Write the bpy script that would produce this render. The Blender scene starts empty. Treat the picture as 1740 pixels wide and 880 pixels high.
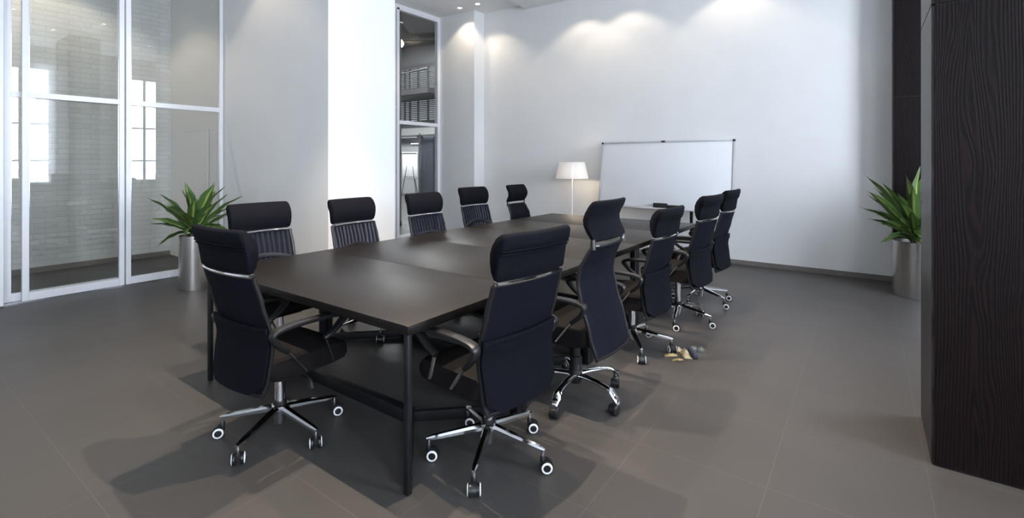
import bpy, bmesh, math, random
from mathutils import Vector, Matrix, Euler

PI = math.pi
C = bpy.context.scene.collection
sc = bpy.context.scene
rnd = random.Random(7)

# ------------------------------------------------------------------ camera
cam_d = bpy.data.cameras.new('camera')
cam = bpy.data.objects.new('camera', cam_d)
C.objects.link(cam)
cam.location = (0, 0, 1.47)
cam.rotation_euler = (PI / 2, 0, 0.6256)
cam_d.sensor_fit = 'HORIZONTAL'
cam_d.sensor_width = 36
cam_d.lens = 833 / 1740 * 36
cam_d.shift_y = -164 / 1740
cam_d.clip_start = 0.05
sc.camera = cam

# ------------------------------------------------------------------ light and exposure
SKY = 27.0
DOWN_TABLE = 520.0
DOWN_WALL = 20.0
DOWN_ROOM = 14.0
CORRIDOR = 60.0
HALL = 1300.0
WARM = (1.0, 0.83, 0.64)
sc.view_settings.view_transform = 'Standard'
sc.view_settings.look = 'None'
sc.view_settings.exposure = 0.30
sc.view_settings.gamma = 1.0
sc.view_settings.use_curve_mapping = False
sc.cycles.use_denoising = True
sc.cycles.max_bounces = 10
sc.cycles.diffuse_bounces = 6
sc.cycles.glossy_bounces = 5
sc.cycles.transparent_max_bounces = 16
sc.cycles.sample_clamp_indirect = 6.0
sc.cycles.caustics_reflective = False
sc.cycles.caustics_refractive = False
w = bpy.data.worlds.new('overcast sky')
sc.world = w
w.use_nodes = True
w.node_tree.nodes['Background'].inputs[0].default_value = (0.83, 0.905, 1.0, 1)
w.node_tree.nodes['Background'].inputs[1].default_value = SKY

# ------------------------------------------------------------------ materials
def sock(n, names):
    for s in names:
        if s in n.inputs:
            return n.inputs[s]

def mat(name, col, rough=0.5, metal=0.0, spec=0.5, bump=0.0, bscale=40, vary=0.0, vscale=6, coords='Object', stretch=(1, 1, 1)):
    m = bpy.data.materials.new(name)
    m.use_nodes = True
    nt = m.node_tree
    p = nt.nodes['Principled BSDF']
    p.inputs['Base Color'].default_value = (*col, 1)
    p.inputs['Roughness'].default_value = rough
    p.inputs['Metallic'].default_value = metal
    p.inputs['Specular IOR Level'].default_value = spec
    if bump or vary:
        tc = nt.nodes.new('ShaderNodeTexCoord')
        mp = nt.nodes.new('ShaderNodeMapping')
        mp.inputs['Scale'].default_value = stretch
        nt.links.new(tc.outputs[coords], mp.inputs[0])
    if vary:
        n = nt.nodes.new('ShaderNodeTexNoise')
        n.inputs['Scale'].default_value = vscale
        n.inputs['Detail'].default_value = 5
        nt.links.new(mp.outputs[0], n.inputs['Vector'])
        r = nt.nodes.new('ShaderNodeValToRGB')
        r.color_ramp.elements[0].position = 0.3
        r.color_ramp.elements[1].position = 0.7
        r.color_ramp.elements[0].color = (*[c * (1 - vary) for c in col], 1)
        r.color_ramp.elements[1].color = (*[min(1, c * (1 + vary)) for c in col], 1)
        nt.links.new(n.outputs[0], r.inputs[0])
        nt.links.new(r.outputs[0], p.inputs['Base Color'])
    if bump:
        n2 = nt.nodes.new('ShaderNodeTexNoise')
        n2.inputs['Scale'].default_value = bscale
        n2.inputs['Detail'].default_value = 4
        nt.links.new(mp.outputs[0], n2.inputs['Vector'])
        b = nt.nodes.new('ShaderNodeBump')
        b.inputs['Strength'].default_value = bump
        b.inputs['Distance'].default_value = 0.01
        nt.links.new(n2.outputs[0], b.inputs['Height'])
        nt.links.new(b.outputs[0], p.inputs['Normal'])
    return m

def emit_mat(name, col, strength):
    m = mat(name, col, 0.5)
    p = m.node_tree.nodes['Principled BSDF']
    p.inputs['Emission Color'].default_value = (*col, 1)
    p.inputs['Emission Strength'].default_value = strength
    return m

def glass_mat(name, tint=(0.95, 0.96, 0.955), r0=0.05, r1=0.6):
    m = bpy.data.materials.new(name)
    m.use_nodes = True
    nt = m.node_tree
    for n in list(nt.nodes):
        if n.type != 'OUTPUT_MATERIAL':
            nt.nodes.remove(n)
    out = [n for n in nt.nodes if n.type == 'OUTPUT_MATERIAL'][0]
    t = nt.nodes.new('ShaderNodeBsdfTransparent')
    t.inputs[0].default_value = (*tint, 1)
    g = nt.nodes.new('ShaderNodeBsdfGlossy')
    g.inputs['Roughness'].default_value = 0.0
    lw = nt.nodes.new('ShaderNodeLayerWeight')
    lw.inputs[0].default_value = 0.5
    pw = nt.nodes.new('ShaderNodeMath'); pw.operation = 'POWER'; pw.inputs[1].default_value = 4.0
    nt.links.new(lw.outputs['Facing'], pw.inputs[0])
    mr = nt.nodes.new('ShaderNodeMapRange')
    mr.inputs['To Min'].default_value = r0
    mr.inputs['To Max'].default_value = r1
    nt.links.new(pw.outputs[0], mr.inputs[0])
    mx = nt.nodes.new('ShaderNodeMixShader')
    nt.links.new(mr.outputs[0], mx.inputs[0])
    nt.links.new(t.outputs[0], mx.inputs[1])
    nt.links.new(g.outputs[0], mx.inputs[2])
    nt.links.new(mx.outputs[0], out.inputs[0])
    return m

def floor_mat():
    m = bpy.data.materials.new('grey brown stone floor tiles')
    m.use_nodes = True
    nt = m.node_tree
    p = nt.nodes['Principled BSDF']
    tc = nt.nodes.new('ShaderNodeTexCoord')
    mp = nt.nodes.new('ShaderNodeMapping')
    mp.inputs['Location'].default_value = (0.965 + 0.6 * 40, -3.07 + 0.6 * 40, 0)
    nt.links.new(tc.outputs['Object'], mp.inputs[0])
    br = nt.nodes.new('ShaderNodeTexBrick')
    br.offset = 0.0
    br.inputs['Scale'].default_value = 1.0
    br.inputs['Brick Width'].default_value = 0.6
    br.inputs['Row Height'].default_value = 0.6
    br.inputs['Mortar Size'].default_value = 0.0016
    br.inputs['Mortar Smooth'].default_value = 0.3
    br.inputs['Color1'].default_value = (0.047, 0.0435, 0.0415, 1)
    br.inputs['Color2'].default_value = (0.050, 0.0465, 0.0445, 1)
    br.inputs['Mortar'].default_value = (0.080, 0.075, 0.071, 1)
    nt.links.new(mp.outputs[0], br.inputs['Vector'])
    n = nt.nodes.new('ShaderNodeTexNoise')
    n.inputs['Scale'].default_value = 1.6
    n.inputs['Detail'].default_value = 8
    nt.links.new(tc.outputs['Object'], n.inputs['Vector'])
    n3 = nt.nodes.new('ShaderNodeTexNoise')
    n3.inputs['Scale'].default_value = 90
    n3.inputs['Detail'].default_value = 3
    nt.links.new(tc.outputs['Object'], n3.inputs['Vector'])
    mr = nt.nodes.new('ShaderNodeMapRange')
    mr.inputs['To Min'].default_value = 0.86
    mr.inputs['To Max'].default_value = 1.14
    nt.links.new(n.outputs[0], mr.inputs[0])
    mr3 = nt.nodes.new('ShaderNodeMapRange')
    mr3.inputs['To Min'].default_value = 0.92
    mr3.inputs['To Max'].default_value = 1.08
    nt.links.new(n3.outputs[0], mr3.inputs[0])
    mu = nt.nodes.new('ShaderNodeMath'); mu.operation = 'MULTIPLY'
    nt.links.new(mr.outputs[0], mu.inputs[0]); nt.links.new(mr3.outputs[0], mu.inputs[1])
    vm = nt.nodes.new('ShaderNodeVectorMath'); vm.operation = 'SCALE'
    nt.links.new(br.outputs['Color'], vm.inputs[0]); nt.links.new(mu.outputs[0], vm.inputs['Scale'])
    nt.links.new(vm.outputs[0], p.inputs['Base Color'])
    rr = nt.nodes.new('ShaderNodeMapRange')
    rr.inputs['To Min'].default_value = 0.36
    rr.inputs['To Max'].default_value = 0.52
    nt.links.new(n.outputs[0], rr.inputs[0])
    nt.links.new(rr.outputs[0], p.inputs['Roughness'])
    p.inputs['Specular IOR Level'].default_value = 0.33
    b = nt.nodes.new('ShaderNodeBump'); b.inputs['Strength'].default_value = 0.05; b.inputs['Distance'].default_value = 0.004
    nt.links.new(n3.outputs[0], b.inputs['Height']); nt.links.new(b.outputs[0], p.inputs['Normal'])
    return m

def brick_mat():
    m = bpy.data.materials.new('white painted brick')
    m.use_nodes = True
    nt = m.node_tree
    p = nt.nodes['Principled BSDF']
    tc = nt.nodes.new('ShaderNodeTexCoord')
    sx = nt.nodes.new('ShaderNodeSeparateXYZ'); cx = nt.nodes.new('ShaderNodeCombineXYZ')
    nt.links.new(tc.outputs['Object'], sx.inputs[0])
    nt.links.new(sx.outputs['Y'], cx.inputs['X']); nt.links.new(sx.outputs['Z'], cx.inputs['Y'])
    br = nt.nodes.new('ShaderNodeTexBrick')
    br.inputs['Scale'].default_value = 1.0
    br.inputs['Brick Width'].default_value = 0.24
    br.inputs['Row Height'].default_value = 0.072
    br.inputs['Mortar Size'].default_value = 0.006
    br.inputs['Mortar Smooth'].default_value = 0.6
    br.inputs['Color1'].default_value = (0.72, 0.72, 0.70, 1)
    br.inputs['Color2'].default_value = (0.66, 0.66, 0.64, 1)
    br.inputs['Mortar'].default_value = (0.60, 0.60, 0.58, 1)
    nt.links.new(cx.outputs[0], br.inputs['Vector'])
    nt.links.new(br.outputs['Color'], p.inputs['Base Color'])
    p.inputs['Roughness'].default_value = 0.6
    b = nt.nodes.new('ShaderNodeBump'); b.inputs['Strength'].default_value = 0.4; b.inputs['Distance'].default_value = 0.008
    b.invert = True
    nt.links.new(br.outputs['Fac'], b.inputs['Height']); nt.links.new(b.outputs[0], p.inputs['Normal'])
    return m

def oak_mat(name, axis, dark, red, x0=0.35, spec=0.35, rough=0.45):
    """black stained oak, cathedral figure; axis = the horizontal axis of the veneer face"""
    m = bpy.data.materials.new(name)
    m.use_nodes = True
    nt = m.node_tree
    p = nt.nodes['Principled BSDF']
    tc = nt.nodes.new('ShaderNodeTexCoord')
    s = nt.nodes.new('ShaderNodeSeparateXYZ')
    nt.links.new(tc.outputs['Object'], s.inputs[0])
    def M(op, a, b=None):
        n = nt.nodes.new('ShaderNodeMath'); n.operation = op
        for i, v in enumerate((a, b)):
            if v is None: continue
            if isinstance(v, (int, float)): n.inputs[i].default_value = v
            else: nt.links.new(v, n.inputs[i])
        return n.outputs[0]
    h = s.outputs[axis]
    z = s.outputs['Z']
    cv = nt.nodes.new('ShaderNodeCombineXYZ')
    nt.links.new(M('MULTIPLY', h, 6.0), cv.inputs['X'])
    nt.links.new(M('MULTIPLY', z, 0.9), cv.inputs['Y'])
    n1 = nt.nodes.new('ShaderNodeTexNoise'); n1.inputs['Scale'].default_value = 1.0; n1.inputs['Detail'].default_value = 2.0
    nt.links.new(cv.outputs[0], n1.inputs['Vector'])
    hh = M('ADD', M('SUBTRACT', h, x0), M('MULTIPLY', M('SUBTRACT', n1.outputs[0], 0.5), 0.10))
    # distance from the log's axis, the cut wandering slowly through the rings
    dd = M('ADD', M('MULTIPLY', M('SINE', M('MULTIPLY', z, 2.1)), 0.05), M('MULTIPLY', M('SUBTRACT', n1.outputs[0], 0.5), 0.22))
    rr = M('SQRT', M('ADD', M('MULTIPLY', hh, hh), M('ADD', M('MULTIPLY', dd, dd), 0.0004)))
    ring = M('SINE', M('MULTIPLY', rr, 560.0))
    # fine pores
    cp = nt.nodes.new('ShaderNodeCombineXYZ')
    nt.links.new(M('MULTIPLY', h, 320.0), cp.inputs['X']); nt.links.new(M('MULTIPLY', z, 14.0), cp.inputs['Y'])
    n2 = nt.nodes.new('ShaderNodeTexNoise'); n2.inputs['Scale'].default_value = 1.0; n2.inputs['Detail'].default_value = 2.0
    nt.links.new(cp.outputs[0], n2.inputs['Vector'])
    v = M('ADD', M('MULTIPLY', ring, 0.30), M('ADD', M('MULTIPLY', M('SUBTRACT', n2.outputs[0], 0.5), 0.9), 0.5))
    r = nt.nodes.new('ShaderNodeValToRGB')
    r.color_ramp.elements[0].position = 0.25; r.color_ramp.elements[0].color = (*dark, 1)
    r.color_ramp.elements[1].position = 0.95; r.color_ramp.elements[1].color = (*red, 1)
    nt.links.new(v, r.inputs[0])
    nt.links.new(r.outputs[0], p.inputs['Base Color'])
    p.inputs['Roughness'].default_value = rough
    p.inputs['Specular IOR Level'].default_value = spec
    b = nt.nodes.new('ShaderNodeBump'); b.inputs['Strength'].default_value = 0.35; b.inputs['Distance'].default_value = 0.003
    nt.links.new(v, b.inputs['Height']); nt.links.new(b.outputs[0], p.inputs['Normal'])
    return m

def table_mat():
    m = mat('black brown wood laminate', (0.0072, 0.0057, 0.0050), 0.42, spec=0.24, vary=0.45, vscale=3.5, bump=0.05, bscale=30, stretch=(1.2, 22, 22))
    return m

def mesh_fabric():
    """black net of two layers: see-through, with the moire bands two nets make"""
    m = bpy.data.materials.new('black mesh netting')
    m.use_nodes = True
    nt = m.node_tree
    p = nt.nodes['Principled BSDF']
    out = [n for n in nt.nodes if n.type == 'OUTPUT_MATERIAL'][0]
    p.inputs['Specular IOR Level'].default_value = 0.06
    p.inputs['Base Color'].default_value = (0.006, 0.0065, 0.011, 1)
    p.inputs['Roughness'].default_value = 0.7
    tc = nt.nodes.new('ShaderNodeTexCoord')
    mp = nt.nodes.new('ShaderNodeMapping')
    mp.inputs['Scale'].default_value = (1, 0.2, 0.22)
    nt.links.new(tc.outputs['Object'], mp.inputs[0])
    wv = nt.nodes.new('ShaderNodeTexWave')
    wv.wave_type = 'BANDS'; wv.bands_direction = 'X'
    wv.inputs['Scale'].default_value = 8.0
    wv.inputs['Distortion'].default_value = 2.2
    wv.inputs['Detail'].default_value = 1.0
    wv.inputs['Detail Scale'].default_value = 1.4
    nt.links.new(mp.outputs[0], wv.inputs['Vector'])
    mr = nt.nodes.new('ShaderNodeMapRange')
    mr.inputs['To Min'].default_value = 0.05
    mr.inputs['To Max'].default_value = 0.46
    nt.links.new(wv.outputs['Fac'], mr.inputs[0])
    t = nt.nodes.new('ShaderNodeBsdfTransparent')
    t.inputs[0].default_value = (0.80, 0.83, 0.95, 1)
    mx = nt.nodes.new('ShaderNodeMixShader')
    nt.links.new(mr.outputs[0], mx.inputs[0])
    nt.links.new(p.outputs[0], mx.inputs[1]); nt.links.new(t.outputs[0], mx.inputs[2])
    nt.links.new(mx.outputs[0], out.inputs[0])
    return m

def leaf_mat():
    m = bpy.data.materials.new('variegated strap leaf')
    m.use_nodes = True
    nt = m.node_tree
    p = nt.nodes['Principled BSDF']
    uv = nt.nodes.new('ShaderNodeUVMap'); uv.uv_map = 'UVMap'
    s = nt.nodes.new('ShaderNodeSeparateXYZ')
    nt.links.new(uv.outputs[0], s.inputs[0])
    n = nt.nodes.new('ShaderNodeTexNoise'); n.inputs['Scale'].default_value = 3
    mp = nt.nodes.new('ShaderNodeMapping'); mp.inputs['Scale'].default_value = (6, 1, 1)
    nt.links.new(uv.outputs[0], mp.inputs[0]); nt.links.new(mp.outputs[0], n.inputs['Vector'])
    a = nt.nodes.new('ShaderNodeMath'); a.operation = 'MULTIPLY_ADD'
    a.inputs[1].default_value = 0.16
    nt.links.new(n.outputs[0], a.inputs[0]); nt.links.new(s.outputs['X'], a.inputs[2])
    r = nt.nodes.new('ShaderNodeValToRGB')
    e = r.color_ramp.elements
    e[0].position = 0.0; e[0].color = (0.055, 0.105, 0.028, 1)
    e[1].position = 1.0; e[1].color = (0.055, 0.105, 0.028, 1)
    for pos, c in ((0.42, (0.060, 0.115, 0.028, 1)), (0.52, (0.27, 0.35, 0.08, 1)), (0.62, (0.27, 0.35, 0.08, 1)), (0.72, (0.060, 0.115, 0.028, 1))):
        k = e.new(pos); k.color = c
    nt.links.new(a.outputs[0], r.inputs[0])
    nt.links.new(r.outputs[0], p.inputs['Base Color'])
    p.inputs['Roughness'].default_value = 0.38
    return m

def sheer_mat(name, col, amount):
    m = bpy.data.materials.new(name)
    m.use_nodes = True
    nt = m.node_tree
    out = [n for n in nt.nodes if n.type == 'OUTPUT_MATERIAL'][0]
    d = nt.nodes.new('ShaderNodeBsdfDiffuse'); d.inputs[0].default_value = (*col, 1)
    t = nt.nodes.new('ShaderNodeBsdfTranslucent'); t.inputs[0].default_value = (*col, 1)
    tr = nt.nodes.new('ShaderNodeBsdfTransparent')
    n = nt.nodes.new('ShaderNodeTexNoise'); n.inputs['Scale'].default_value = 120
    mr = nt.nodes.new('ShaderNodeMapRange'); mr.inputs['To Min'].default_value = amount - 0.06; mr.inputs['To Max'].default_value = amount + 0.06
    nt.links.new(n.outputs[0], mr.inputs[0])
    m1 = nt.nodes.new('ShaderNodeMixShader'); m1.inputs[0].default_value = 0.5
    nt.links.new(d.outputs[0], m1.inputs[1]); nt.links.new(t.outputs[0], m1.inputs[2])
    m2 = nt.nodes.new('ShaderNodeMixShader')
    nt.links.new(mr.outputs[0], m2.inputs[0])
    nt.links.new(m1.outputs[0], m2.inputs[1]); nt.links.new(tr.outputs[0], m2.inputs[2])
    nt.links.new(m2.outputs[0], out.inputs[0])
    return m

def plain_net(hi=0.05, name='dense black net'):
    m = mesh_fabric(); m.name = name
    for n in m.node_tree.nodes:
        if n.type == 'TEX_WAVE':
            n.inputs['Scale'].default_value = 2.2; n.inputs['Distortion'].default_value = 7.0
        if n.type == 'MAP_RANGE': n.inputs['To Min'].default_value = 0.0; n.inputs['To Max'].default_value = hi
    return m

M = dict(
    wall=mat('white painted plaster', (0.80, 0.80, 0.79), 0.7, spec=0.2, bump=0.04, bscale=25, vary=0.012, vscale=3),
    ceil=mat('white ceiling paint', (0.80, 0.80, 0.80), 0.8, spec=0.1, bump=0.02, bscale=60, vary=0.01),
    floor=floor_mat(),
    brick=brick_mat(),
    frame=mat('white lacquered metal frame', (0.80, 0.80, 0.82), 0.32, spec=0.5, vary=0.015, vscale=20),
    gasket=mat('dark rubber gasket', (0.03, 0.03, 0.032), 0.6, vary=0.1),
    glass=glass_mat('clear partition glass'),
    winglass=glass_mat('window glass', (0.97, 0.98, 1.0), 0.03, 0.4),
    base=mat('taupe stone baseboard', (0.17, 0.155, 0.14), 0.5, vary=0.1, vscale=12),
    oak_x=oak_mat('black stained oak veneer', 'X', (0.0028, 0.0024, 0.0024), (0.0125, 0.0058, 0.0068), 0.41, spec=0.12, rough=.5),
    oak_y=oak_mat('black stained oak window-lit tone', 'Y', (0.010, 0.009, 0.009), (0.026, 0.022, 0.023), 2.6, spec=0.25, rough=0.38),  # same oak, paler and greyer: grazing window light put into its colour
    groove=mat('black shadow gap', (0.004, 0.004, 0.004), 0.8, vary=0.1),
    table=table_mat(),
    steel=mat('black painted steel', (0.007, 0.007, 0.0085), 0.42, spec=0.3, vary=0.15, bump=0.02),
    fabric=mat('black navy upholstery fabric', (0.0034, 0.0037, 0.0066), 0.85, spec=0.10, bump=0.25, bscale=420, vary=0.2, vscale=40),
    seat=mat('black seat fabric', (0.0055, 0.0048, 0.0048), 0.8, spec=0.14, bump=0.25, bscale=380, vary=0.2, vscale=40),
    mesh=mesh_fabric(),
    net=plain_net(), lined=plain_net(0.04, 'black net over dark lining'),
    plastic=mat('black moulded plastic', (0.009, 0.009, 0.010), 0.36, spec=0.4, bump=0.03, bscale=200, vary=0.1),
    chrome=mat('polished chrome', (0.78, 0.78, 0.80), 0.09, metal=1.0, vary=0.02, vscale=15),
    satin=mat('satin grey metal', (0.70, 0.70, 0.72), 0.2, metal=1.0, vary=0.05, vscale=15),
    ring=mat('white plastic wheel rim', (0.80, 0.80, 0.80), 0.35, vary=0.02),
    pot=mat('brushed stainless steel', (0.52, 0.50, 0.47), 0.27, metal=1.0, bump=0.05, bscale=30, vary=0.06, vscale=20, stretch=(40, 40, 0.4)),
    soil=mat('dark potting soil', (0.02, 0.014, 0.010), 0.95, bump=0.8, bscale=60, vary=0.4),
    leaf=leaf_mat(),
    stem=mat('brown plant cane', (0.10, 0.075, 0.045), 0.8, bump=0.3, bscale=60, vary=0.2),
    board=mat('white enamel writing surface', (0.80, 0.81, 0.83), 0.22, spec=0.5, vary=0.008, vscale=4),
    alu=mat('silver aluminium', (0.72, 0.72, 0.74), 0.28, metal=0.85, vary=0.03),
    shade=sheer_mat('white lampshade fabric', (0.90, 0.90, 0.91), 0.07),
    white=mat('white lacquer', (0.82, 0.82, 0.82), 0.35, vary=0.01),
    curtain=sheer_mat('sheer white curtain', (0.95, 0.95, 0.96), 0.48),
    bulb=emit_mat('glowing bulb', (1.0, 0.80, 0.52), 30.0),
    led=emit_mat('glowing downlight lens', (1.0, 0.90, 0.76), 9.0),
    tube=emit_mat('glowing fluorescent tube', (0.90, 0.96, 1.0), 2.0),
    darkwall=mat('dark grey hall wall', (0.10, 0.105, 0.11), 0.8, vary=0.1),
    greywall=mat('grey hall paint', (0.30, 0.30, 0.29), 0.8, vary=0.05),
    bluegrey=mat('blue grey painted column', (0.050, 0.058, 0.078), 0.6, vary=0.1),
    slat=mat('dark blind slats', (0.05, 0.052, 0.055), 0.5, vary=0.1),
    paper=mat('white flip chart paper', (0.78, 0.80, 0.80), 0.7, vary=0.02),
    truss=mat('dark painted truss steel', (0.03, 0.03, 0.032), 0.5, vary=0.15),
    cream=mat('cream crumpled wrapper', (0.30, 0.26, 0.17), 0.5, vary=0.25, vscale=30, bump=0.3),
    navy=mat('dark blue glossy packet', (0.045, 0.052, 0.085), 0.3, vary=0.2, vscale=30),
    gold=mat('shiny yellow foil', (0.42, 0.33, 0.16), 0.3, metal=0.6, vary=0.2, vscale=40),
    clear=glass_mat('clear plastic', (0.80, 0.78, 0.74), 0.14, 0.7),
)

# ------------------------------------------------------------------ mesh helpers
def box(bm, lo, hi, bev=0.0, seg=2):
    lo, hi = Vector(lo), Vector(hi)
    r = bmesh.ops.create_cube(bm, size=1)
    vs = r['verts']
    for v in vs:
        v.co = Vector(((lo.x + hi.x) / 2 + v.co.x * (hi.x - lo.x), (lo.y + hi.y) / 2 + v.co.y * (hi.y - lo.y), (lo.z + hi.z) / 2 + v.co.z * (hi.z - lo.z)))
    if bev:
        es = set(e for v in vs for e in v.link_edges)
        bmesh.ops.bevel(bm, geom=list(es), offset=bev, segments=seg, profile=0.5, affect='EDGES')

def frames(pts):
    pts = [Vector(p) for p in pts]
    T = []
    for i in range(len(pts)):
        a = pts[max(0, i - 1)]; b = pts[min(len(pts) - 1, i + 1)]
        T.append((b - a).normalized())
    n = T[0].orthogonal().normalized()
    out = []
    for i, t in enumerate(T):
        n = (n - t * n.dot(t)).normalized() if (n - t * n.dot(t)).length > 1e-5 else t.orthogonal().normalized()
        out.append((pts[i], t, n, t.cross(n)))
    return out

def tube(bm, pts, r, seg=10, cap=True, flat=None, up=None):
    """round tube; flat=(rw, rh) makes an oval/rounded bar with its width across `up` x tangent"""
    rs = r if isinstance(r, (list, tuple)) else [r] * len(pts)
    rings = []
    for k, (p, t, n, b) in enumerate(frames(pts)):
        if up is not None:
            u = Vector(up); b2 = t.cross(u)
            if b2.length > 1e-4:
                b = b2.normalized(); n = b.cross(t).normalized()
        ring = []
        for j in range(seg):
            a = 2 * PI * j / seg
            if flat:
                ca, sa = math.cos(a), math.sin(a)
                ca = math.copysign(abs(ca) ** 0.6, ca); sa = math.copysign(abs(sa) ** 0.6, sa)
                f = rs[k]
                ring.append(bm.verts.new(p + b * (ca * flat[0] * f) + n * (sa * flat[1] * f)))
            else:
                ring.append(bm.verts.new(p + n * (math.cos(a) * rs[k]) + b * (math.sin(a) * rs[k])))
        rings.append(ring)
    for A, B in zip(rings, rings[1:]):
        for j in range(seg):
            bm.faces.new((A[j], A[(j + 1) % seg], B[(j + 1) % seg], B[j]))
    if cap:
        bm.faces.new(list(reversed(rings[0]))); bm.faces.new(rings[-1])

def smooth_path(pts, n=4):
    pts = [Vector(p) for p in pts]
    out = []
    for i in range(len(pts) - 1):
        p0 = pts[max(0, i - 1)]; p1 = pts[i]; p2 = pts[i + 1]; p3 = pts[min(len(pts) - 1, i + 2)]
        for k in range(n):
            t = k / n
            out.append(0.5 * ((2 * p1) + (p2 - p0) * t + (2 * p0 - 5 * p1 + 4 * p2 - p3) * t * t + (3 * p1 - p0 - 3 * p2 + p3) * t ** 3))
    out.append(pts[-1])
    return out

def lathe(bm, prof, seg=28, axis='z', c=(0, 0, 0)):
    c = Vector(c)
    rings = []
    for r, h in prof:
        if r < 1e-6:
            p = Vector((0, 0, h)) if axis == 'z' else (Vector((h, 0, 0)) if axis == 'x' else Vector((0, h, 0)))
            rings.append([bm.verts.new(c + p)])
            continue
        ring = []
        for j in range(seg):
            a = 2 * PI * j / seg
            x, y = r * math.cos(a), r * math.sin(a)
            p = Vector((x, y, h)) if axis == 'z' else (Vector((h, x, y)) if axis == 'x' else Vector((y, h, x)))
            ring.append(bm.verts.new(c + p))
        rings.append(ring)
    for A, B in zip(rings, rings[1:]):
        for j in range(seg):
            k = (j + 1) % seg
            if len(A) == 1 and len(B) == 1: continue
            if len(A) == 1: bm.faces.new((A[0], B[k], B[j]))
            elif len(B) == 1: bm.faces.new((A[j], A[k], B[0]))
            else: bm.faces.new((A[j], A[k], B[k], B[j]))

def sweep(bm, section, stations):
    """closed (y,z) section repeated at stations (x, scale about its centre, dy)"""
    cy = sum(p[0] for p in section) / len(section); cz = sum(p[1] for p in section) / len(section)
    rings = []
    for x, s, dy in stations:
        rings.append([bm.verts.new((x, cy + (p[0] - cy) * s + dy, cz + (p[1] - cz) * s)) for p in section])
    n = len(section)
    for A, B in zip(rings, rings[1:]):
        for j in range(n):
            bm.faces.new((A[j], A[(j + 1) % n], B[(j + 1) % n], B[j]))
    bm.faces.new(list(reversed(rings[0]))); bm.faces.new(rings[-1])

def grid_slab(bm, P, nu, nv, thick, nrm):
    """P(i,j) -> point on the mid surface; nrm(i,j) -> unit normal; closed slab"""
    F = [[bm.verts.new(P(i, j) + nrm(i, j) * thick / 2) for j in range(nv)] for i in range(nu)]
    B = [[bm.verts.new(P(i, j) - nrm(i, j) * thick / 2) for j in range(nv)] for i in range(nu)]
    for i in range(nu - 1):
        for j in range(nv - 1):
            bm.faces.new((F[i][j], F[i + 1][j], F[i + 1][j + 1], F[i][j + 1]))
            bm.faces.new((B[i][j], B[i][j + 1], B[i + 1][j + 1], B[i + 1][j]))
    for i in range(nu - 1):
        bm.faces.new((F[i][0], B[i][0], B[i + 1][0], F[i + 1][0]))
        bm.faces.new((F[i][-1], F[i + 1][-1], B[i + 1][-1], B[i][-1]))
    for j in range(nv - 1):
        bm.faces.new((F[0][j], F[0][j + 1], B[0][j + 1], B[0][j]))
        bm.faces.new((F[-1][j], B[-1][j], B[-1][j + 1], F[-1][j + 1]))

def data(name, build, m, smooth=True, ang=40):
    bm = bmesh.new()
    build(bm)
    bmesh.ops.recalc_face_normals(bm, faces=bm.faces)
    me = bpy.data.meshes.new(name)
    bm.to_mesh(me); bm.free()
    me.materials.append(m)
    if smooth:
        for p in me.polygons: p.use_smooth = True
        me.set_sharp_from_angle(angle=math.radians(ang))
    return me

def link(name, me, parent=None, loc=(0, 0, 0), rot=(0, 0, 0)):
    o = bpy.data.objects.new(name, me)
    C.objects.link(o)
    o.location = loc; o.rotation_euler = rot
    if parent: o.parent = parent
    return o

def part(name, build, m, parent=None, loc=(0, 0, 0), rot=(0, 0, 0), smooth=True):
    return link(name, data(name, build, m, smooth), parent, loc, rot)

def tag(o, label=None, cat=None, group=None, kind=None):
    if label: o['label'] = label
    if cat: o['category'] = cat
    if group: o['group'] = group
    if kind: o['kind'] = kind
    return o

def thing(name, label, cat, loc=(0, 0, 0), rz=0.0, group=None):
    o = bpy.data.objects.new(name, None)
    C.objects.link(o)
    o.empty_display_size = 0.2
    o.location = loc; o.rotation_euler = (0, 0, rz)
    return tag(o, label, cat, group)

def struct(name, build, m, label, cat, smooth=False):
    return tag(part(name, build, m, smooth=smooth), label, cat, kind='structure')

def boxes(*bs):
    def f(bm):
        for b in bs:
            box(bm, b[0], b[1], b[2] if len(b) > 2 else 0.0)
    return f

# ------------------------------------------------------------------ room shell
XR, YB, YF = 2.5, -4.6, 7.66
XG = -7.18           # plane of the glazing on the left
XP = 0.257           # face of the oak pillars
H = 4.36

struct('floor', boxes(((-22, -5.2, -0.12), (3.4, 22, 0))), M['floor'], 'grey brown tiled floor with thin pale joints', 'floor')
struct('ceiling', boxes(((-5.19, -4.9, H), (2.8, 7.9, 4.75)), ((-9.3, -4.9, 4.46), (-5.19, 4.08, 4.75)), ((-7.26, 4.08, 4.46), (-5.19, 7.9, 4.75))), M['ceil'], 'white ceiling stepping up by the left wall', 'ceiling')
struct('wall_far', boxes(((-7.19, YF, 0), (2.8, 7.9, 4.75)), ((-7.19, 7.36, 0), (-6.23, YF, 4.46))), M['wall'], 'long white wall behind the whiteboard and floor lamp', 'wall')
struct('wall_left', boxes(((-9.2, 3.15, 0), (-4.74, 4.08, 4.75))), M['wall'], 'thick white wall block beside the glass partition', 'wall')
struct('wall_corridor', boxes(((-9.2, -4.9, 0), (-9.0, 3.15, 4.75))), M['brick'], 'white painted brick wall behind the glass partition', 'wall')
struct('wall_hall', boxes(((-9.0, 4.08, 0), (-8.8, 7.77, 7.0))), M['greywall'], 'grey wall seen at the left edge of the tall narrow window', 'wall')
struct('wall_near', boxes(((-9.2, -4.9, 0), (2.8, -4.6, 4.75))), M['wall'], 'white wall behind the viewer', 'wall')

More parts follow.
